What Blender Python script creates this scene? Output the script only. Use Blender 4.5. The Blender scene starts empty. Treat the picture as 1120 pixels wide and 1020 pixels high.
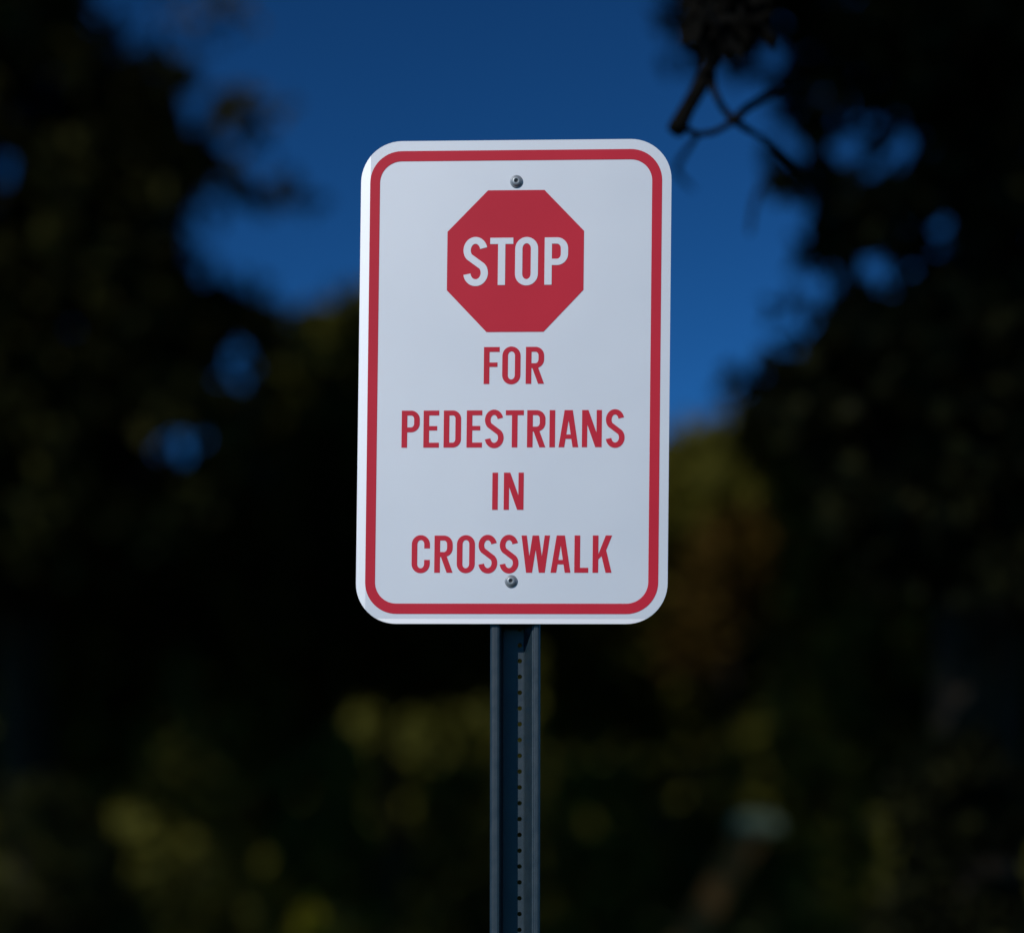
import bpy, bmesh, math, random
import numpy as np
from mathutils import Matrix, Vector
from mathutils.geometry import delaunay_2d_cdt

R = math.radians
rng = np.random.default_rng(11)
random.seed(5)
sc = bpy.context.scene
COL = sc.collection

# ------------------------------------------------------------------ camera
EYE = 1.5                       # metres above the ground
LENS, WIDE = 85.0, 36.0
PX = WIDE / LENS / 1120.0       # metres per photo pixel at one metre
HOR = 1112                      # row of the horizon in the 1120 x 1020 photo
DIST = 2.288                    # camera to sign


def at(x, y, Y):
    return Vector(((x - 560) * PX * Y, Y, EYE + (HOR - y) * PX * Y))


cam = bpy.data.cameras.new('camera')
co = bpy.data.objects.new('camera', cam)
COL.objects.link(co)
cam.lens, cam.sensor_width, cam.sensor_fit = LENS, WIDE, 'HORIZONTAL'
cam.clip_start, cam.clip_end = 0.05, 3000
co.location = (0, 0, EYE)
co.rotation_euler = (R(90), 0, 0)
cam.shift_y = (HOR - 510) / 1120.0
cam.dof.use_dof = True
cam.dof.focus_distance = DIST
cam.dof.aperture_fstop = 1.9
sc.camera = co

# ------------------------------------------------------------------ helpers


def link(name, me, parent=None):
    o = bpy.data.objects.new(name, me)
    COL.objects.link(o)
    if parent is not None:
        o.parent = parent
    return o


def tag(o, label=None, cat=None, group=None, kind=None):
    if label: o['label'] = label
    if cat: o['category'] = cat
    if group: o['group'] = group
    if kind: o['kind'] = kind
    return o


def raw(name, verts, faces, mat, parent=None, smooth=False):
    me = bpy.data.meshes.new(name)
    me.from_pydata([tuple(v) for v in verts], [], [tuple(f) for f in faces])
    me.materials.append(mat)
    me.update()
    if smooth:
        me.polygons.foreach_set('use_smooth', [True] * len(me.polygons))
    return link(name, me, parent)


def copy_tree(o, parent=None):
    c = o.copy()
    COL.objects.link(c)
    if parent is not None:
        c.parent = parent
    for ch in list(o.children):
        copy_tree(ch, c)
    return c


class Tubes:
    """tapered round limbs collected into one mesh"""

    def __init__(self, sides=8):
        self.v, self.f, self.n = [], [], sides

    def add(self, pts, radii):
        pts = [Vector(p) for p in pts]
        b = len(self.v)
        n = self.n
        for i, p in enumerate(pts):
            t = (pts[min(i + 1, len(pts) - 1)] - pts[max(i - 1, 0)]).normalized()
            a = t.cross(Vector((0.31, 0.9, 0.27))).normalized()
            c = t.cross(a)
            for k in range(n):
                an = 2 * math.pi * k / n
                self.v.append(p + (a * math.cos(an) + c * math.sin(an)) * radii[i] * random.uniform(.9, 1.1))
        for i in range(len(pts) - 1):
            for k in range(n):
                k2 = (k + 1) % n
                self.f.append((b + i * n + k, b + i * n + k2, b + (i + 1) * n + k2, b + (i + 1) * n + k))
        self.f.append(tuple(b + k for k in range(n - 1, -1, -1)))
        e = b + (len(pts) - 1) * n
        self.f.append(tuple(e + k for k in range(n)))

    def build(self, name, mat, parent=None):
        return raw(name, self.v, self.f, mat, parent, True)


def limb(p0, p1, r0, r1, seg=6, wob=0.06, sag=0.0):
    p0, p1 = Vector(p0), Vector(p1)
    L = (p1 - p0).length
    pts, rad = [], []
    for i in range(seg + 1):
        t = i / seg
        w = wob * L * math.sin(math.pi * t)
        pts.append(p0.lerp(p1, t) + Vector((random.uniform(-w, w), random.uniform(-w, w), random.uniform(-w, w) - sag * L * 4 * t * (1 - t))))
        rad.append(r0 + (r1 - r0) * t)
    return pts, rad


# ------------------------------------------------------------------ materials
def new_mat(name):
    m = bpy.data.materials.new(name)
    m.use_nodes = True
    nt = m.node_tree
    return m, nt, nt.nodes['Principled BSDF'], nt.links


def surf(name, c0, c1, scale=20, rough=.5, spec=.5, metal=0.0, bump=0.0, detail=5, rvar=0.0):
    m, nt, b, L = new_mat(name)
    tc = nt.nodes.new('ShaderNodeTexCoord')
    n = nt.nodes.new('ShaderNodeTexNoise')
    n.inputs['Scale'].default_value = scale
    n.inputs['Detail'].default_value = detail
    L.new(tc.outputs['Object'], n.inputs['Vector'])
    r = nt.nodes.new('ShaderNodeValToRGB')
    r.color_ramp.elements[0].position, r.color_ramp.elements[1].position = .32, .68
    r.color_ramp.elements[0].color = (*c0, 1)
    r.color_ramp.elements[1].color = (*c1, 1)
    L.new(n.outputs['Fac'], r.inputs['Fac'])
    L.new(r.outputs['Color'], b.inputs['Base Color'])
    b.inputs['Roughness'].default_value = rough
    b.inputs['Specular IOR Level'].default_value = spec
    b.inputs['Metallic'].default_value = metal
    if rvar:
        mr = nt.nodes.new('ShaderNodeMapRange')
        mr.inputs['To Min'].default_value, mr.inputs['To Max'].default_value = rough - rvar, rough + rvar
        L.new(n.outputs['Fac'], mr.inputs['Value'])
        L.new(mr.outputs['Result'], b.inputs['Roughness'])
    if bump:
        bp = nt.nodes.new('ShaderNodeBump')
        bp.inputs['Strength'].default_value = bump
        bp.inputs['Distance'].default_value = .01
        L.new(n.outputs['Fac'], bp.inputs['Height'])
        L.new(bp.outputs['Normal'], b.inputs['Normal'])
    return m


def leaf_mat(name, dark, light, rough=.6):
    m, nt, b, L = new_mat(name)
    g = nt.nodes.new('ShaderNodeNewGeometry')
    r = nt.nodes.new('ShaderNodeValToRGB')
    r.color_ramp.elements[0].color = (*dark, 1)
    r.color_ramp.elements[1].color = (*light, 1)
    L.new(g.outputs['Random Per Island'], r.inputs['Fac'])
    L.new(r.outputs['Color'], b.inputs['Base Color'])
    b.inputs['Roughness'].default_value = rough
    b.inputs['Specular IOR Level'].default_value = .04
    return m


SHEET_ROUGH = .50
M_SHEET = surf('white_reflective_sheeting', (.575, .605, .650), (.595, .625, .670), 9, SHEET_ROUGH, 1.0, .3, detail=8, rvar=.04)
M_RED = surf('red_sign_ink', (.49, .012, .032), (.54, .015, .037), 9, SHEET_ROUGH, .22, detail=8, rvar=.03)
M_ALU = surf('bare_aluminium', (.55, .57, .6), (.65, .67, .7), 60, .4, .5, .9)
M_POST = surf('dark_green_post_paint', (.009, .022, .033), (.014, .030, .043), 60, .45, .5, bump=.05, rvar=.08)
M_ZINC = surf('zinc_bolt', (.22, .25, .28), (.30, .33, .36), 300, .45, .5, .35)
M_BARK = surf('dark_bark', (.014, .010, .006), (.030, .022, .014), 14, .9, .2, bump=.6)
M_TWIG = surf('shade_black_twig', (.0025, .0025, .002), (.006, .0055, .0045), 30, .95, .05)  # near-black puts shade into the colour of the branch and its leaves
M_TIMBER = surf('brown_timber', (.10, .046, .009), (.14, .066, .014), 8, .8, .3, bump=.3)
M_TEAL = surf('teal_paint', (.13, .165, .105), (.16, .195, .125), 15, .5, .4)
M_GRASS = surf('ground_grass', (.018, .024, .008), (.045, .050, .018), 3, .95, .1, bump=.8, detail=10)
LF_DARK = leaf_mat('dark_leaves', (.024, .026, .005), (.074, .073, .013))
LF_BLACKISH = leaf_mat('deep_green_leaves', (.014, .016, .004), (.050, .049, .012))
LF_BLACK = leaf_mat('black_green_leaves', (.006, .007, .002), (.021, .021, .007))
LF_OLIVE = leaf_mat('olive_leaves', (.030, .032, .005), (.092, .088, .013))
LF_AUTUMN = leaf_mat('autumn_leaves', (.040, .025, .005), (.085, .052, .010))
LF_YELLOW = leaf_mat('yellow_leaves', (.09, .08, .006), (.19, .17, .01))

# ------------------------------------------------------------------ the sign
YAW, PIT, ROL = R(-3.0665), R(-1.4699), R(.5679)
CEN = Vector((.001377, DIST, EYE + .60119))
M0 = Matrix.Rotation(YAW, 4, 'Z') @ Matrix.Rotation(PIT, 4, 'X')
up = M0.to_3x3() @ Vector((0, 0, 1))
HPOST = CEN.z / up.z            # sign centre above the base, along the post
sign = bpy.data.objects.new('crosswalk_sign', None)
COL.objects.link(sign)
sign.empty_display_size = .2
sign.matrix_world = Matrix.Translation(CEN - up * HPOST) @ M0
tag(sign, 'white STOP FOR PEDESTRIANS IN CROSSWALK sign with red border on a perforated dark post', 'road sign')


def rrect(hw, hh, r, n=14):
    p = []
    for cx, cz, a0 in ((hw - r, hh - r, 0), (-hw + r, hh - r, 90), (-hw + r, -hh + r, 180), (hw - r, -hh + r, 270)):
        for i in range(n + 1):
            a = R(a0 + 90 * i / n)
            p.append((cx + r * math.cos(a), cz + r * math.sin(a)))
    return p


def sheet(name, polys, holes, y0, thick, mat, parent, bend=None, cons=()):
    """union of flat outlines (mm, x and z) minus holes -> thin solid whose front is at depth y0 (mm)"""
    verts, edges, faces = [], [], []
    for p in polys:
        b = len(verts)
        verts += [Vector(q) for q in p]
        faces.append(list(range(b, b + len(p))))
    npoly = len(faces)
    for p in holes:
        b = len(verts)
        verts += [Vector(q) for q in p]
        faces.append(list(range(b, b + len(p))))
    for a, c in cons:
        b = len(verts)
        verts += [Vector(a), Vector(c)]
        edges.append((b, b + 1))
    v, e, f, ov, oe, of = delaunay_2d_cdt(verts, edges, faces, 0, 1e-4)
    bm = bmesh.new()
    bv = [bm.verts.new((q.x, 0, q.y)) for q in v]
    for tri, src in zip(f, of):
        if any(s < npoly for s in src) and not any(s >= npoly for s in src):
            bm.faces.new([bv[i] for i in tri])
    bmesh.ops.delete(bm, geom=[q for q in bm.verts if not q.link_faces], context='VERTS')
    bmesh.ops.recalc_face_normals(bm, faces=bm.faces)
    for fc in bm.faces:
        fc.normal_update()
        if fc.normal.y > 0:
            fc.normal_flip()
    for q in bm.verts:
        q.co.y = y0 + (bend(q.co.x, q.co.z) if bend else 0)
    ret = bmesh.ops.extrude_face_region(bm, geom=list(bm.faces))
    # the extruded copy becomes the front, the originals the back
    for g in ret['geom']:
        if isinstance(g, bmesh.types.BMVert):
            pass
    newv = {g for g in ret['geom'] if isinstance(g, bmesh.types.BMVert)}
    for q in bm.verts:
        if q not in newv:
            q.co.y += thick
    bmesh.ops.recalc_face_normals(bm, faces=bm.faces)
    bmesh.ops.scale(bm, vec=(.001, .001, .001), verts=bm.verts)
    me = bpy.data.meshes.new(name)
    bm.to_mesh(me)
    bm.free()
    me.materials.append(mat)
    return link(name, me, parent)


W2, H2 = 294.9 / 2, 460.9 / 2
BL, BB = 9.2, 5.0              # the left and the bottom lip are slightly bent


def bend(x, z):
    y = 0.0
    if x < -W2 + BL:
        y += (-W2 + BL - x) * .13          # left lip bent back
    if z < -H2 + BB:
        y -= (-H2 + BB - z) * .28          # bottom lip bent forward
    return y


panel = sheet('sign_panel', [rrect(W2, H2, 39)], [], 0, 1.6, M_SHEET, sign, bend,
              [((-W2 + BL, -H2 + 8), (-W2 + BL, H2 - 8)), ((-W2 + 8, -H2 + BB), (W2 - 8, -H2 + BB))])
panel.location = (0, 0, HPOST)
panel.rotation_euler = (0, ROL, 0)
sheet('border', [rrect(138.6, 220.8, 30)], [rrect(129.2, 211.0, 20.5)], -.25, .2, M_RED, panel)
OCT = [(-26.2, 182.5), (27.4, 182.5), (65.3, 143.2), (65.3, 86.9), (27.9, 47.2), (-26.2, 47.2), (-64.3, 87.2), (-64.3, 143.2)]
sheet('stop_octagon', [OCT[::-1]], [], -.25, .2, M_RED, panel)

# ---- lettering: condensed sign capitals; every glyph lies in a box 0..w by 0..1 (cap heights)
TV, TH = .152, .132


def q4(a, b, c, d):
    return [a, b, c, d]


def box(x0, y0, x1, y1):
    return [(x0, y0), (x1, y0), (x1, y1), (x0, y1)]


def band(outer, inner):
    return [q4(outer[i], outer[i + 1], inner[i + 1], inner[i]) for i in range(len(outer) - 1)]


def arc(cx, cy, rx, ry, a0, a1, n=16):
    return [(cx + rx * math.cos(R(a0 + (a1 - a0) * i / n)), cy + ry * math.sin(R(a0 + (a1 - a0) * i / n))) for i in range(n + 1)]


def stroke(pts, wv, wh):
    """ribbon whose width is wv where it runs upright and wh where it runs flat"""
    o, i_ = [], []
    for i, p in enumerate(pts):
        a, b = pts[max(i - 1, 0)], pts[min(i + 1, len(pts) - 1)]
        tx, ty = b[0] - a[0], b[1] - a[1]
        l = math.hypot(tx, ty)
        tx, ty = tx / l, ty / l
        w = .5 * math.hypot(wv * ty, wh * tx)
        o.append((p[0] + ty * w, p[1] - tx * w))
        i_.append((p[0] - ty * w, p[1] + tx * w))
    return band(o, i_)


def bar(xb, y0, xt, y1, w):
    return [(xb, y0), (xb + w, y0), (xt + w, y1), (xt, y1)]


def g_ring(w, part=None):
    ov = .012
    r = w / 2
    ry = r * 1.02
    ro = arc(r, 1 + ov - ry, r, ry, 0, 180)
    ri = arc(r, 1 + ov - ry, r - TV, ry - TH, 0, 180)
    bo = arc(r, ry - ov, r, ry, 180, 360)
    bi = arc(r, ry - ov, r - TV, ry - TH, 180, 360)
    if part == 'C':
        out = [(w, .655)] + ro + bo + [(w, .345)]
        inn = [(w - TV, .655)] + ri + bi + [(w - TV, .345)]
    else:
        out, inn = ro + bo + ro[:1], ri + bi + ri[:1]
    return band(out, inn)


def g_S(w):
    ov = .014
    rx = w / 2 - TV / 2
    cx = w / 2
    ry = .208
    yt, yb = 1 + ov - TH / 2 - ry, -ov + TH / 2 + ry
    p = arc(cx - .008, yt, rx - .008, ry, 12, 222, 22)
    p2 = arc(cx, yb, rx, ry, 42, -172, 22)
    a, b = p[-1], p2[0]
    mid = [(a[0] + (b[0] - a[0]) * t, a[1] + (b[1] - a[1]) * t) for t in (.25, .5, .75)]
    return stroke(p + mid + p2, TV, TH + .012)


def g_bowl(w, y0, y1, r):
    xo = [(TV * .5, y1), (w - r, y1)]
    xi = [(TV * .5, y1 - TH), (w - r, y1 - TH)]
    n = 12
    o = [(TV * .5, y1)] + arc(w - r, y1 - r, r, r, 90, 0, n) + arc(w - r, y0 + r, r, r, 0, -90, n) + [(TV * .5, y0)]
    k, kh = max(r - TV, .02), max(r - TH, .02)
    i = [(TV * .5, y1 - TH)] + arc(w - r, y1 - r, k, kh, 90, 0, n) + arc(w - r, y0 + r, k, kh, 0, -90, n) + [(TV * .5, y0 + TH)]
    return band(o, i)


def glyph(c, w):
    if c == 'S': return g_S(w)
    if c == 'T': return [box(0, 1 - TH, w, 1), box(w / 2 - TV / 2, 0, w / 2 + TV / 2, 1)]
    if c == 'O': return g_ring(w)
    if c == 'C': return g_ring(w, 'C')
    if c == 'P': return [box(0, 0, TV, 1)] + g_bowl(w, .415, 1, .235)
    if c == 'R': return [box(0, 0, TV, 1)] + g_bowl(w, .425, 1, .235) + [bar(w - TV - .005, 0, w - TV - .19, .50, TV + .01)]
    if c == 'F': return [box(0, 0, TV, 1), box(0, 1 - TH, w, 1), box(0, .462, w * .87, .462 + TH * .9)]
    if c == 'E': return [box(0, 0, TV, 1), box(0, 1 - TH, w, 1), box(0, 0, w, TH), box(0, .462, w * .88, .462 + TH * .9)]
    if c == 'D': return [box(0, 0, TV, 1)] + g_bowl(w, 0, 1, .225)
    if c == 'I': return [box(0, 0, w, 1)]
    if c == 'L': return [box(0, 0, TV, 1), box(0, 0, w, TH)]
    if c == 'A':
        m = w / 2
        return [bar(0, 0, m - .11, 1, TV), bar(w - TV, 0, m + .11 - TV, 1, TV), box(m - .16, .225, m + .16, .225 + TH * .9)]
    if c == 'N': return [box(0, 0, TV * .93, 1), box(w - TV * .93, 0, w, 1), bar(w - TV * 1.12, 0, 0, 1, TV * 1.12)]
    if c == 'W':
        m = w / 2
        t = TV * .93
        return [bar(.130, 0, 0, 1, t), bar(.150, 0, m - t / 2 - .015, 1, t), bar(w - .150 - t, 0, m - t / 2 + .015, 1, t), bar(w - .130 - t, 0, w - t, 1, t)]
    if c == 'K':
        return [box(0, 0, TV, 1), [(.10, .36), (.152, .36), (.25, .455), (.319, .50), (w, 1), (w - .17, 1)], bar(w - TV * 1.1, 0, .20, .60, TV * 1.06)]


def write(y0, y1, letters, y, mat):
    h = y1 - y0
    polys = []
    for c, a, b in letters:
        for p in glyph(c, (b - a) / h):
            q = [(a + x * h, y0 + z * h) for x, z in p]
            s = sum(q[i][0] * q[(i + 1) % len(q)][1] - q[(i + 1) % len(q)][0] * q[i][1] for i in range(len(q)))
            polys.append(q if s > 0 else q[::-1])
    return sheet('lettering', polys, [], y, .2, mat, panel)


o = write(91.9, 137.0, [('S', -48.8, -25.4), ('T', -23.5, -1.6), ('O', .3, 22.0), ('P', 28.2, 50.4)], -.5, M_SHEET)
o['label'] = 'white word STOP on the red octagon'
o = write(-2.3, 32.9, [('F', -28.3, -13.4), ('O', -10.8, 6.5), ('R', 11.5, 28.8)], -.25, M_RED)
o['label'] = 'red word FOR under the octagon'
o = write(-62.7, -27.4, [('P', -105.7, -88.5), ('E', -84.9, -70.1), ('D', -65.7, -49.2), ('E', -43.9, -29.2), ('S', -26.6, -8.7),
                         ('T', -6.9, 10.2), ('R', 13.4, 30.7), ('I', 34.6, 39.9), ('A', 43.3, 61.9), ('N', 65.3, 84.0), ('S', 87.8, 105.6)], -.25, M_RED)
o['label'] = 'red word PEDESTRIANS'
o = write(-122.0, -86.7, [('I', -18.9, -13.6), ('N', -8.0, 10.8)], -.25, M_RED)
o['label'] = 'red word IN'
o = write(-181.7, -146.4, [('C', -94.7, -77.4), ('R', -73.1, -55.8), ('O', -51.8, -34.7), ('S', -31.3, -13.4), ('S', -11.2, 6.7),
                           ('W', 9.3, 36.2), ('A', 37.0, 55.8), ('L', 59.4, 72.6), ('K', 76.6, 94.8)], -.25, M_RED)
o['label'] = 'red word CROSSWALK along the bottom'


def lathe(name, prof, mat, parent, n=32, recess=None):
    """profile of (radius, forward) in mm turned round the forward (-y) axis, with a hexagonal socket"""
    v, f = [], []
    for r, d in prof:
        for k in range(n):
            a = 2 * math.pi * k / n
            v.append((r * math.cos(a) * .001, -d * .001, r * math.sin(a) * .001))
    for i in range(len(prof) - 1):
        for k in range(n):
            k2 = (k + 1) % n
            f.append((i * n + k, (i + 1) * n + k, (i + 1) * n + k2, i * n + k2))
    f.append(tuple((len(prof) - 1) * n + k for k in range(n)))
    return raw(name, v, f, mat, parent, True)


for x, z in ((2.6, 190.7), (-2.0, -189.9)):
    b = lathe('bolt', [(5.8, -.2), (6.0, .2), (6.0, .8), (5.2, 1.2), (5.0, 1.2), (4.8, 1.7), (4.3, 2.3), (3.5, 2.8), (2.4, 3.2), (2.0, 3.1), (1.8, 1.9), (1.0, 1.6)], M_ZINC, sign)
    b.location = (x * .001, 0, HPOST + z * .001)

# ---- the U-channel post
x0 = -22.0                      # left edge of the post, mm from the sign's centre line
PY = 2.0                        # front of the flanges behind the sheet
front_l = [(0, 3.2), (.5, 1.2), (2, .1), (4, 0), (7.0, 0), (8.8, .5), (9.8, 1.9), (10.4, 23.2), (11.4, 25.0), (12.8, 25.5), (22.4, 25.5)]
front_r = [(30.4, 25.5), (31.6, 24.7), (38.9, 4.6), (39.9, 3.1), (41.0, 2.6), (41.6, .5), (42.6, 0), (45.2, 0), (46.8, .5), (47.5, 3.2)]
ZLO, ZHI = -.12, HPOST + .215


def profile(pts, th=2.4):
    back = []
    for i, p in enumerate(pts):
        a, b = pts[max(i - 1, 0)], pts[min(i + 1, len(pts) - 1)]
        tx, ty = b[0] - a[0], b[1] - a[1]
        l = math.hypot(tx, ty)
        back.append((p[0] - ty / l * th, p[1] + tx / l * th))
    loop = pts + back[::-1]
    n = len(loop)
    v = [((x0 + x) * .001, (PY + y) * .001, z) for z in (ZLO, ZHI) for x, y in loop]
    f = [(i, (i + 1) % n, n + (i + 1) % n, n + i) for i in range(n)]
    m = len(pts)
    for s in (0, n):
        for i in range(m - 1):
            f.append((s + i, s + i + 1, s + n - 2 - i, s + n - 1 - i))
    return v, f


pv, pf = [], []
for side in (front_l, front_r):
    v, f = profile(side)
    k = len(pv)
    pv += v
    pf += [tuple(i + k for i in q) for q in f]
# perforated web: one cell per hole, a ring of quads round each
pitch = 15.1
wx0, wx1, wy0, wy1 = 22.4, 30.4, 25.5, 27.9
hx, hr = 26.9, 2.2
k0 = len(pv)
ncell = int((ZHI - ZLO) * 1000 / pitch)
zc = [ZHI * 1000 - (i + .5) * pitch for i in range(ncell)]
NH = 16
for c in zc:
    for y in (wy0, wy1):
        b = len(pv)
        ring, rect = [], []
        for j in range(NH):
            a = 2 * math.pi * j / NH
            ca, sa = math.cos(a), math.sin(a)
            ring.append((hx + hr * ca, c + hr * sa))
            tx = (wx1 - hx if ca > 0 else hx - wx0) / max(abs(ca), 1e-6)
            tz = pitch / 2 / max(abs(sa), 1e-6)
            t = min(tx, tz)
            rect.append((hx + t * ca, c + t * sa))
        pv += [((x0 + x) * .001, (PY + y) * .001, z * .001) for x, z in ring + rect]
        for j in range(NH):
            j2 = (j + 1) % NH
            pf.append((b + j, b + j2, b + NH + j2, b + NH + j))
        # corners of the cell
        cx = [(wx1, c + pitch / 2), (wx0, c + pitch / 2), (wx0, c - pitch / 2), (wx1, c - pitch / 2)]
        for (X, Z) in cx:
            an = math.atan2(Z - c, X - hx) % (2 * math.pi)
            j = int(an / (2 * math.pi / NH))
            pv.append(((x0 + X) * .001, (PY + y) * .001, Z * .001))
            pf.append((b + NH + j, b + NH + (j + 1) % NH, len(pv) - 1))
    b1, b2 = len(pv) - 2 * (2 * NH + 4), len(pv) - (2 * NH + 4)
    for j in range(NH):
        j2 = (j + 1) % NH
        pf.append((b1 + j, b2 + j, b2 + j2, b1 + j2))
raw('post', pv, pf, M_POST, sign)

# ------------------------------------------------------------------ foliage


def leaves(name, P, size, mat, parent, droop=.25):
    """one small folded leaf (two faces sharing its midrib) per point"""
    n = len(P)
    d = rng.normal(size=(n, 3))
    d[:, 2] -= droop
    d /= np.linalg.norm(d, axis=1)[:, None]
    s = np.cross(d, rng.normal(size=(n, 3)))
    s /= np.linalg.norm(s, axis=1)[:, None]
    nn = np.cross(d, s)
    l = (np.ones(n) * size * rng.uniform(.65, 1.3, n))[:, None]
    w = l * rng.uniform(.28, .4, n)[:, None]
    v = np.empty((n, 4, 3))
    v[:, 0] = P
    v[:, 1] = P + d * l * .45 + s * w + nn * l * .08
    v[:, 2] = P + d * l
    v[:, 3] = P + d * l * .45 - s * w + nn * l * .08
    me = bpy.data.meshes.new(name)
    me.vertices.add(4 * n)
    me.vertices.foreach_set('co', v.ravel())
    me.loops.add(6 * n)
    b = (np.arange(n) * 4)[:, None]
    idx = np.concatenate([b, b + 1, b + 2, b, b + 2, b + 3], axis=1)
    me.loops.foreach_set('vertex_index', idx.ravel().astype(np.int32))
    me.polygons.add(2 * n)
    me.polygons.foreach_set('loop_start', (np.arange(2 * n) * 3).astype(np.int32))
    me.update(calc_edges=True)
    me.validate()
    me.materials.append(mat)
    return link(name, me, parent)


def inside(poly, x, y):
    r = np.zeros(len(x), bool)
    n = len(poly)
    for i in range(n):
        (xa, ya), (xb, yb) = poly[i], poly[(i + 1) % n]
        c = ((ya > y) != (yb > y)) & (x < (xb - xa) * (y - ya) / ((yb - ya) or 1e-9) + xa)
        r ^= c
    return r


def crown_points(poly, Y, depth, n_clump, per, sig, gaps=(), thin=()):
    """clumps of leaves filling a crown of the given outline (degrees of arc as photo pixels) and real depth;
    gaps: openings where the crown is bare; thin: loose sprays (x, y, rx, ry, leaves)"""
    poly = [tuple(p) for p in poly]
    xs, ys = [p[0] for p in poly], [p[1] for p in poly]
    cs = []
    while len(cs) < n_clump:
        x, y = rng.uniform(min(xs), max(xs), 400), rng.uniform(min(ys), max(ys), 400)
        k = inside(poly, x, y)
        cs += list(zip(x[k], y[k]))
    cs = np.array(cs[:n_clump])
    cy = Y + depth * rng.uniform(-1, 1, n_clump)
    X = np.repeat(cs[:, 0], per) + rng.normal(size=n_clump * per) * sig
    Z = np.repeat(cs[:, 1], per) + rng.normal(size=n_clump * per) * sig * .8
    D = np.repeat(cy, per) + rng.normal(size=n_clump * per) * sig * PX * Y
    k = inside(poly, X + rng.normal(size=len(X)) * 6, Z + rng.normal(size=len(X)) * 6)
    for gx, gy, gw, gh in gaps:
        k &= ((X - gx) / gw) ** 2 + ((Z - gy) / gh) ** 2 > rng.uniform(.55, 1.3, len(X))
    X, Z, D = X[k], Z[k], D[k]
    for gx, gy, gw, gh, m in thin:
        r, a = np.sqrt(rng.uniform(0, 1, m)), rng.uniform(0, 2 * np.pi, m)
        X = np.append(X, gx + gw * r * np.cos(a))
        Z = np.append(Z, gy + gh * r * np.sin(a))
        D = np.append(D, Y + depth * .5 * rng.uniform(-1, 1, m))
    P = np.stack([(X - 560) * PX * D, D, EYE + (HOR - Z) * PX * D], 1)
    return P[P[:, 2] > .05], cs, cy


def root(name, x, Y, label, cat, group=None):
    e = bpy.data.objects.new(name, None)
    COL.objects.link(e)
    e.empty_display_size = .5
    e.location = ((x - 560) * PX * Y, Y, 0)
    return tag(e, label, cat, group)


def shaped_tree(name, label, cat, poly, Y, depth, trunk_x, r0, n_clump, per, sig, leaf, mat, gaps=(), thin=(), top=None, group=None, nlimb=14, parts=('crown', 'trunk'), extra=None):
    e = root(name, trunk_x, Y, label, cat, group)
    base = Vector(e.location)
    P, cs, cy = crown_points(poly, Y, depth, n_clump, per, sig, gaps, thin)
    if extra is not None:
        leaf = np.concatenate([np.full(len(P), leaf), np.full(len(extra), .075)])
        P = np.concatenate([P, extra])
    leaves(parts[0], P - np.array(base), leaf, mat, e)
    t = Tubes()
    ztop = top if top else float(P[:, 2].max()) * .8
    tp, tr = limb((0, 0, -.1), (random.uniform(-.1, .1) * ztop * .4, .1, ztop), r0, r0 * .22, 10, .012)
    t.add(tp, tr)
    order = rng.permutation(len(cs))[:nlimb]
    for j in order:
        tgt = at(cs[j][0], cs[j][1], cy[j]) - base
        hz = max(.25 * ztop, min(tgt.z - .3 * abs(tgt.x) - .2, ztop * .95))
        k = min(len(tp) - 1, max(1, int(round(hz / ztop * 10))))
        pts, rad = limb(tp[k], tgt, tr[k] * .5, .008, 6, .05)
        t.add(pts, rad)
    t.build(parts[1], M_BARK, e)
    return e


def shade_canopy(c, r, n, floor=60, clump=.55):
    """clumped leaf points added overhead, out of view, to shade the background"""
    k = n // 50
    u = rng.normal(size=(k, 3))
    u /= np.linalg.norm(u, axis=1)[:, None]
    u *= rng.uniform(.15, 1, k)[:, None] ** .5
    P = np.repeat(np.array(c) + u * np.array(r), 50, axis=0) + rng.normal(size=(k * 50, 3)) * clump
    x = 560 + P[:, 0] / (PX * P[:, 1])
    y = HOR - (P[:, 2] - EYE) / (PX * P[:, 1])
    hang = ((y > -floor) & (x > -80) & (x < 1200)) | (P[:, 1] < 1.1)
    return P[~hang]


# left tree: big dark crown cut by the frame
L_POLY = [(-420, -330), (-60, -330), (40, -160), (86, -30), (90, 20), (108, 48), (150, 52), (196, 70), (206, 100), (196, 126), (222, 150),
          (236, 176), (206, 205), (204, 245), (226, 285), (262, 302), (286, 322), (302, 352), (290, 420), (276, 520), (200, 610), (-420, 640)]
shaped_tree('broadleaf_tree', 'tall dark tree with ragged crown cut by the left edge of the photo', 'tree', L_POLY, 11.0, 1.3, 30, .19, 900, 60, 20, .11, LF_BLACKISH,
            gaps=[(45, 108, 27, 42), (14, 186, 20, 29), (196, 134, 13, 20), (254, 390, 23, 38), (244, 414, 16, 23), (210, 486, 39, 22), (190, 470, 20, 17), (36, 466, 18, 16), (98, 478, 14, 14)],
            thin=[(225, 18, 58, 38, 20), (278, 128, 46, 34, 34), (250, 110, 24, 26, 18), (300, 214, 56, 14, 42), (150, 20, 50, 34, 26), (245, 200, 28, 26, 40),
                  (250, 20, 30, 22, 14), (252, 396, 24, 34, 4), (204, 480, 36, 22, 5), (210, 150, 22, 30, 30)], top=6.8, nlimb=26)

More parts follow.
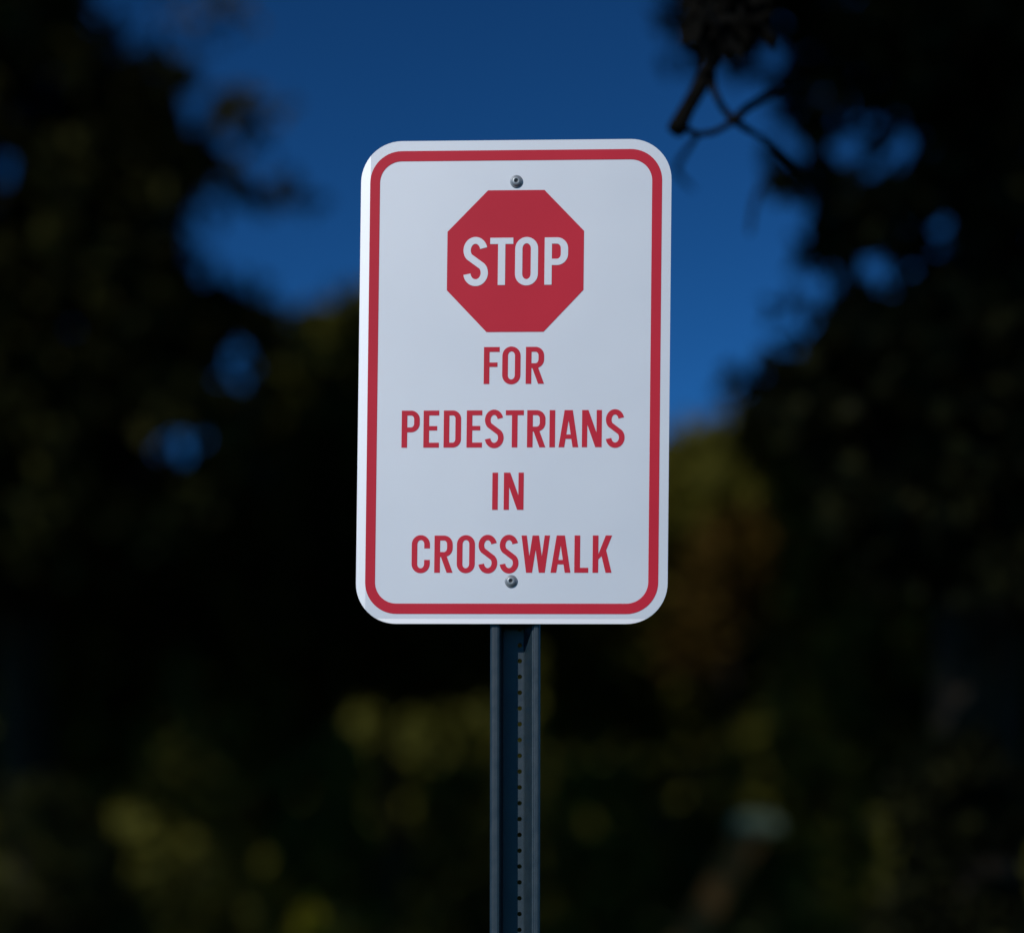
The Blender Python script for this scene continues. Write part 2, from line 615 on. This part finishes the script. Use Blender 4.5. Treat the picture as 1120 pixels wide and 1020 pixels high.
# right tree: near, with the bare dipping branch beside the sign's corner
R_POLY = [(1560, -330), (900, -330), (790, -200), (748, -60), (742, 0), (744, 40), (758, 66), (800, 60), (846, 88), (860, 120), (856, 150), (842, 172), (836, 194), (856, 212),
          (896, 216), (880, 246), (884, 286), (918, 320), (916, 348), (884, 372), (842, 398), (826, 424), (850, 470), (900, 560), (960, 640), (1560, 680)]
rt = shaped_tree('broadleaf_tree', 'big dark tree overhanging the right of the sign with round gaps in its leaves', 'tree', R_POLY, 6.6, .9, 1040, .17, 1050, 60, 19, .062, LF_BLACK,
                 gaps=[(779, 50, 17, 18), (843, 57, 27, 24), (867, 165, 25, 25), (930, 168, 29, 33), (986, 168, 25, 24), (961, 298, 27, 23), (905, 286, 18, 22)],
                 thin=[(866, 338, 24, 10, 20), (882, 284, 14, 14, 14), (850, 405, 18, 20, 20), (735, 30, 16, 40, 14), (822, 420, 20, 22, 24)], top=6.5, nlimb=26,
                 extra=shade_canopy((1.2, 6.6, 7.2), (3.4, 3.0, 2.0), 58000))  # unseen upper leaves, added to keep sun off the wood behind
rb = Vector(rt.location)
t = Tubes(10)


def path(*p):
    return [at(x, y, Y) - rb for x, y, Y in p]


t.add(path((1040, -120, 6.6), (940, -150, 5.4), (855, -130, 4.4), (808, -70, 3.6), (795, -5, 3.25), (785, 48, 3.08), (768, 90, 3.0), (752, 118, 2.96), (740, 141, 2.93)),
      [.034, .028, .022, .015, .0115, .0105, .0100, .0098, .0108])
t.add(path((776, 74, 3.02), (780, 97, 2.99), (789, 116, 2.97), (801, 131, 2.96), (818, 142, 2.98), (840, 154, 3.04), (868, 180, 3.3), (905, 214, 3.9)),
      [.0065, .0048, .0042, .0046, .0044, .0044, .005, .006])
t.add(path((745, 134, 2.94), (752, 142, 2.94), (764, 147, 2.95), (780, 145, 2.95), (794, 138, 2.96), (804, 129, 2.97), (818, 117, 2.99), (842, 104, 3.06), (880, 92, 3.4)),
      [.0052, .004, .0036, .0036, .0038, .0046, .0052, .0058, .007])
t.add(path((792, 139, 2.96), (804, 131, 2.95), (812, 126, 2.96)), [.003, .0062, .003])
t.add(path((764, 147, 2.95), (752, 163, 3.3), (742, 178, 3.5), (740, 187, 3.6), (748, 198, 3.7), (758, 207, 3.8)), [.0034, .0042, .0042, .0042, .0036, .0022])
t.add(path((838, 196, 4.0), (828, 214, 3.9), (823, 232, 3.85), (820, 254, 3.8)), [.006, .0048, .0044, .0036])
for i in range(300):                # leaves coloured black to stand in for shade, where the branch comes out of the crown
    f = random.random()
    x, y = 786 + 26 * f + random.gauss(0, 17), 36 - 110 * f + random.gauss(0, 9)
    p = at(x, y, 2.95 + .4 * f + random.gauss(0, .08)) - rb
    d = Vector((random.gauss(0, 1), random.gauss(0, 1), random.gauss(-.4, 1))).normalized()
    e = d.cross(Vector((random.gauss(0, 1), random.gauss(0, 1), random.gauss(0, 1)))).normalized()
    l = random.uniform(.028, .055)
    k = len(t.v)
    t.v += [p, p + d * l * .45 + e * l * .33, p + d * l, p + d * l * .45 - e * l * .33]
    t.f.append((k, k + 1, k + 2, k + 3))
t.build('shade_black_branch', M_TWIG, rt)
# tall tree added just left of the frame to shade the wood: only its low hanging foliage shows, in the upper left corner
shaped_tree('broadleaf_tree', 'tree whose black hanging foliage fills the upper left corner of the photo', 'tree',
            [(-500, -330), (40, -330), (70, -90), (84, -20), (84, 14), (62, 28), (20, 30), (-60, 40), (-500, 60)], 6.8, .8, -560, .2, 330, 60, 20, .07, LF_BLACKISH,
            top=7.0, nlimb=18, extra=shade_canopy((-2.3, 4.5, 7.0), (3.9, 3.7, 2.2), 58000))

# middle distance trees
shaped_tree('rounded_tree', 'olive green tree rising behind the left edge of the sign', 'tree',
            [(310, 372), (345, 335), (388, 312), (450, 300), (520, 330), (560, 420), (580, 520), (560, 760), (250, 760), (262, 560), (278, 440)], 16, 1.5, 410, .16,
            330, 55, 22, .15, LF_OLIVE, thin=[(300, 430, 26, 40, 40), (330, 352, 30, 14, 24)])
shaped_tree('rounded_tree', 'dark tree filling the left side below the gaps of blue sky', 'tree',
            [(-260, 430), (-60, 400), (30, 440), (90, 500), (170, 505), (240, 510), (300, 500), (330, 620), (300, 860), (-260, 860)], 14, 1.3, 90, .15,
            420, 55, 24, .13, LF_OLIVE, thin=[(30, 440, 50, 30, 40), (110, 470, 40, 30, 40)])
shaped_tree('autumn_tree', 'olive tree turning brown just right of the sign', 'tree',
            [(600, 560), (660, 500), (738, 492), (790, 470), (812, 500), (850, 560), (880, 640), (850, 740), (760, 800), (600, 800)], 15, 1.2, 740, .12,
            260, 55, 20, .13, LF_OLIVE, thin=[(780, 470, 26, 12, 30), (740, 492, 30, 8, 20)])
shaped_tree('autumn_tree', 'small tree with rusty brown leaves at the dark wood edge right of the sign', 'tree',
            [(730, 650), (790, 560), (840, 560), (885, 610), (860, 650), (800, 690), (790, 730), (730, 740)], 13.2, .5, 800, .07,
            46, 40, 13, .10, LF_AUTUMN)
shaped_tree('rounded_tree', 'dark tree filling the right side under the overhanging branches', 'tree',
            [(800, 470), (830, 440), (880, 410), (980, 400), (1120, 380), (1400, 360), (1400, 860), (860, 860), (850, 720), (870, 620), (840, 540)], 12, 1.2, 1010, .16,
            470, 55, 22, .11, LF_DARK, thin=[(815, 450, 20, 20, 30)])

# the far wood: one tree, then copies of it and of its parts
ft = shaped_tree('woodland_tree', 'far dark woodland tree directly behind the sign and its post', 'tree',
                 [(400, 760), (420, 600), (480, 540), (560, 520), (640, 545), (700, 610), (720, 760), (690, 960), (430, 960)], 26, 2.2, 560, .22, 300, 60, 22, .22, LF_OLIVE,
                 group='trees of the far wood')
for x, Y, s, rz, lab in ((20, 27, 1.05, 1.1, 'far dark woodland tree at the left edge of the wood'), (250, 29, 1.0, 2.3, 'far dark woodland tree left of the sign, between the nearer trunks'),
                         (760, 29, .98, 4.0, 'far dark woodland tree right of the sign, behind the rusty leaves'), (930, 26, 1.1, 5.1, 'far dark woodland tree behind the big right hand tree'),
                         (1110, 28, 1.15, .6, 'far dark woodland tree at the right edge of the wood'), (400, 33, 1.1, 3.1, 'far dark woodland tree deepest in the wood left of the post'),
                         (655, 34, 1.1, 5.7, 'far dark woodland tree deepest in the wood right of the post')):
    c = copy_tree(ft)
    c.location = ((x - 560) * PX * Y, Y, 0)
    c.rotation_euler.z = rz
    c.scale = (s, s, s)
    c['label'] = lab

# shrubs of the undergrowth


def shrub(label, x, top, wid, Y, mat, leaf=.08, n=60, name='shrub', group='shrubs of the undergrowth'):
    poly = [(x + wid * math.cos(R(a)) * random.uniform(.82, 1.1), top + (1130 + PX ** 0 * 0 - top) * (.5 - .5 * math.sin(R(a)) * random.uniform(.85, 1.02))) for a in range(0, 360, 24)]
    # the crown reaches down to the ground
    low = HOR + EYE / (PX * Y)
    poly = [(px, top + (py - top) * (low - top) / (1130 - top)) for px, py in poly]
    return shaped_tree(name, label, 'shrub', poly, Y, wid * PX * Y * .6, x, .035, n, 150, max(12, wid * .16), leaf, mat, group=group, nlimb=12, parts=('foliage', 'stem'))


shrub('pale olive shrub left of the post below the sign', 355, 735, 85, 9.5, LF_OLIVE, .045, 90)
shrub('low olive shrub just right of the post', 655, 715, 70, 10.5, LF_OLIVE, .045, 80)
shrub('dark shrub low in the left corner of the photo', 60, 800, 120, 9.0, LF_BLACKISH, .045, 100)
shrub('dark shrub standing between the left corner and the pale olive shrub', 210, 700, 80, 10.5, LF_DARK, .045, 70)
shrub('tall thin olive shrub among the dark leaves at right', 905, 590, 48, 10.2, LF_OLIVE, .045, 46)
shrub('dark shrub behind the leaning post with the teal cap', 800, 770, 80, 11.0, LF_DARK, .045, 90)
shrub('dark shrub low in the right corner of the photo', 1040, 760, 120, 5.9, LF_BLACK, .045, 120)
shrub('dark shrub directly behind the foot of the sign post', 520, 790, 90, 11.5, LF_DARK, .045, 90)
shrub('small shrub with bright yellow leaves left of the post at the bottom edge', 342, 955, 30, 8.4, LF_YELLOW, .045, 14)
shrub('small pale shrub at the foot of the leaning post', 915, 880, 34, 8.9, LF_OLIVE, .045, 24)

# dense undergrowth between the trunks, and the wooded bank behind it
n = 40000
Yb = 17 + 9 * rng.uniform(0, 1, n) ** 1.3
P = np.stack([np.clip(rng.normal(size=n) * .42, -1.3, 1.3) * Yb, Yb, 3.4 * rng.uniform(0, 1, n) ** 1.2 ], 1)
P[:, 2] *= .75 + .3 * np.sin(P[:, 0] * 1.7 + 1) + .2 * np.sin(P[:, 0] * 4.1 + Yb * 1.3)
tag(leaves('undergrowth', P, .2, LF_OLIVE, None), 'dark leafy undergrowth between the trunks of the wood', 'undergrowth', kind='stuff')
bm = bmesh.new()
bmesh.ops.create_grid(bm, x_segments=90, y_segments=30, size=1)
for v in bm.verts:
    x, y = v.co.x * 90, 40 + (v.co.y + 1) * 25
    v.co = (x, y, -1.2 + 9.5 * (1 - math.exp(-((y - 40) / 12) ** 2)) + 1.3 * math.sin(x * .23 + y * .11) + random.uniform(-.5, .5))
me = bpy.data.meshes.new('wooded_hill'); bm.to_mesh(me); bm.free(); me.materials.append(M_GRASS)
tag(link('wooded_hill', me), 'dark rising bank behind the wood', 'hill', kind='structure')

# leaning post with a teal cap
Y = 8.4
top = at(822, 912, Y)
dirv = (at(822, 912, Y) - at(752, 1030, Y)).normalized()
base = top - dirv * (top.z / dirv.z)
lp = bpy.data.objects.new('leaning_post', None)
COL.objects.link(lp)
lp.location = base
tag(lp, 'leaning brown timber post with a pale teal cap on top, right of the sign', 'post')
L = (top - base).length
q = dirv.to_track_quat('Z', 'Y')
bm = bmesh.new()
bmesh.ops.create_cube(bm, size=1)
bmesh.ops.scale(bm, vec=(.105, .105, L + .1), verts=bm.verts)
bmesh.ops.translate(bm, vec=(0, 0, L / 2 - .05), verts=bm.verts)
bmesh.ops.bevel(bm, geom=list(bm.edges), offset=.008, segments=2, affect='EDGES')
bmesh.ops.transform(bm, matrix=q.to_matrix().to_4x4(), verts=bm.verts)
me = bpy.data.meshes.new('timber'); bm.to_mesh(me); bm.free(); me.materials.append(M_TIMBER)
link('timber', me, lp)
bm = bmesh.new()
bmesh.ops.create_cube(bm, size=1)
bmesh.ops.scale(bm, vec=(.19, .13, .062), verts=bm.verts)
for v in bm.verts:
    if v.co.z > 0:
        v.co.x *= .72
        v.co.y *= .72
bmesh.ops.bevel(bm, geom=list(bm.edges), offset=.012, segments=3, affect='EDGES')
bmesh.ops.translate(bm, vec=top - base + Vector((0.012, 0, .040)), verts=bm.verts)
me = bpy.data.meshes.new('cap'); bm.to_mesh(me); bm.free(); me.materials.append(M_TEAL)
link('cap', me, lp)

# ------------------------------------------------------------------ ground
bm = bmesh.new()
bmesh.ops.create_grid(bm, x_segments=60, y_segments=60, size=700)
for v in bm.verts:
    if v.co.length > 60:
        v.co.z += random.uniform(-.5, .1)
me = bpy.data.meshes.new('ground'); bm.to_mesh(me); bm.free(); me.materials.append(M_GRASS)
tag(link('ground', me), 'rough dark grass ground under the trees', 'ground', kind='structure')

# ------------------------------------------------------------------ light
EL, AZ = 34, 37                 # sun above the horizon; degrees to the left of straight behind the camera
sd = Vector((-math.sin(R(AZ)) * math.cos(R(EL)), -math.cos(R(AZ)) * math.cos(R(EL)), math.sin(R(EL))))
sun = bpy.data.lights.new('sun', 'SUN')
sun.energy, sun.angle, sun.color = 3.0, R(.5), (1, .97, .93)
so = bpy.data.objects.new('sun', sun)
COL.objects.link(so)
so.rotation_euler = sd.to_track_quat('Z', 'Y').to_euler()
so.location = sd * 30
w = bpy.data.worlds.new('World')
sc.world = w
w.use_nodes = True
nt = w.node_tree
bg = nt.nodes['Background']
sky = nt.nodes.new('ShaderNodeTexSky')
sky.sky_type = 'NISHITA'
sky.sun_disc = False
sky.sun_elevation = R(EL)
sky.sun_rotation = math.atan2(sd.x, sd.y)
sky.altitude, sky.air_density, sky.dust_density, sky.ozone_density = 2500, .8, .1, 6
gm = nt.nodes.new('ShaderNodeGamma')          # a deep polarised blue
gm.inputs['Gamma'].default_value = 1.78
tint = nt.nodes.new('ShaderNodeMix')
tint.data_type, tint.blend_type = 'RGBA', 'MULTIPLY'
tint.inputs['Factor'].default_value = 1
tint.inputs[7].default_value = (.27, .545, .43, 1)
nt.links.new(sky.outputs['Color'], gm.inputs['Color'])
nt.links.new(gm.outputs['Color'], tint.inputs[6])
nt.links.new(tint.outputs[2], bg.inputs['Color'])
bg.inputs['Strength'].default_value = .05

sc.view_settings.view_transform = 'Standard'
sc.view_settings.look = 'None'
sc.view_settings.exposure = 0
sc.view_settings.gamma = 1
sc.cycles.max_bounces = 5
sc.cycles.use_denoising = True
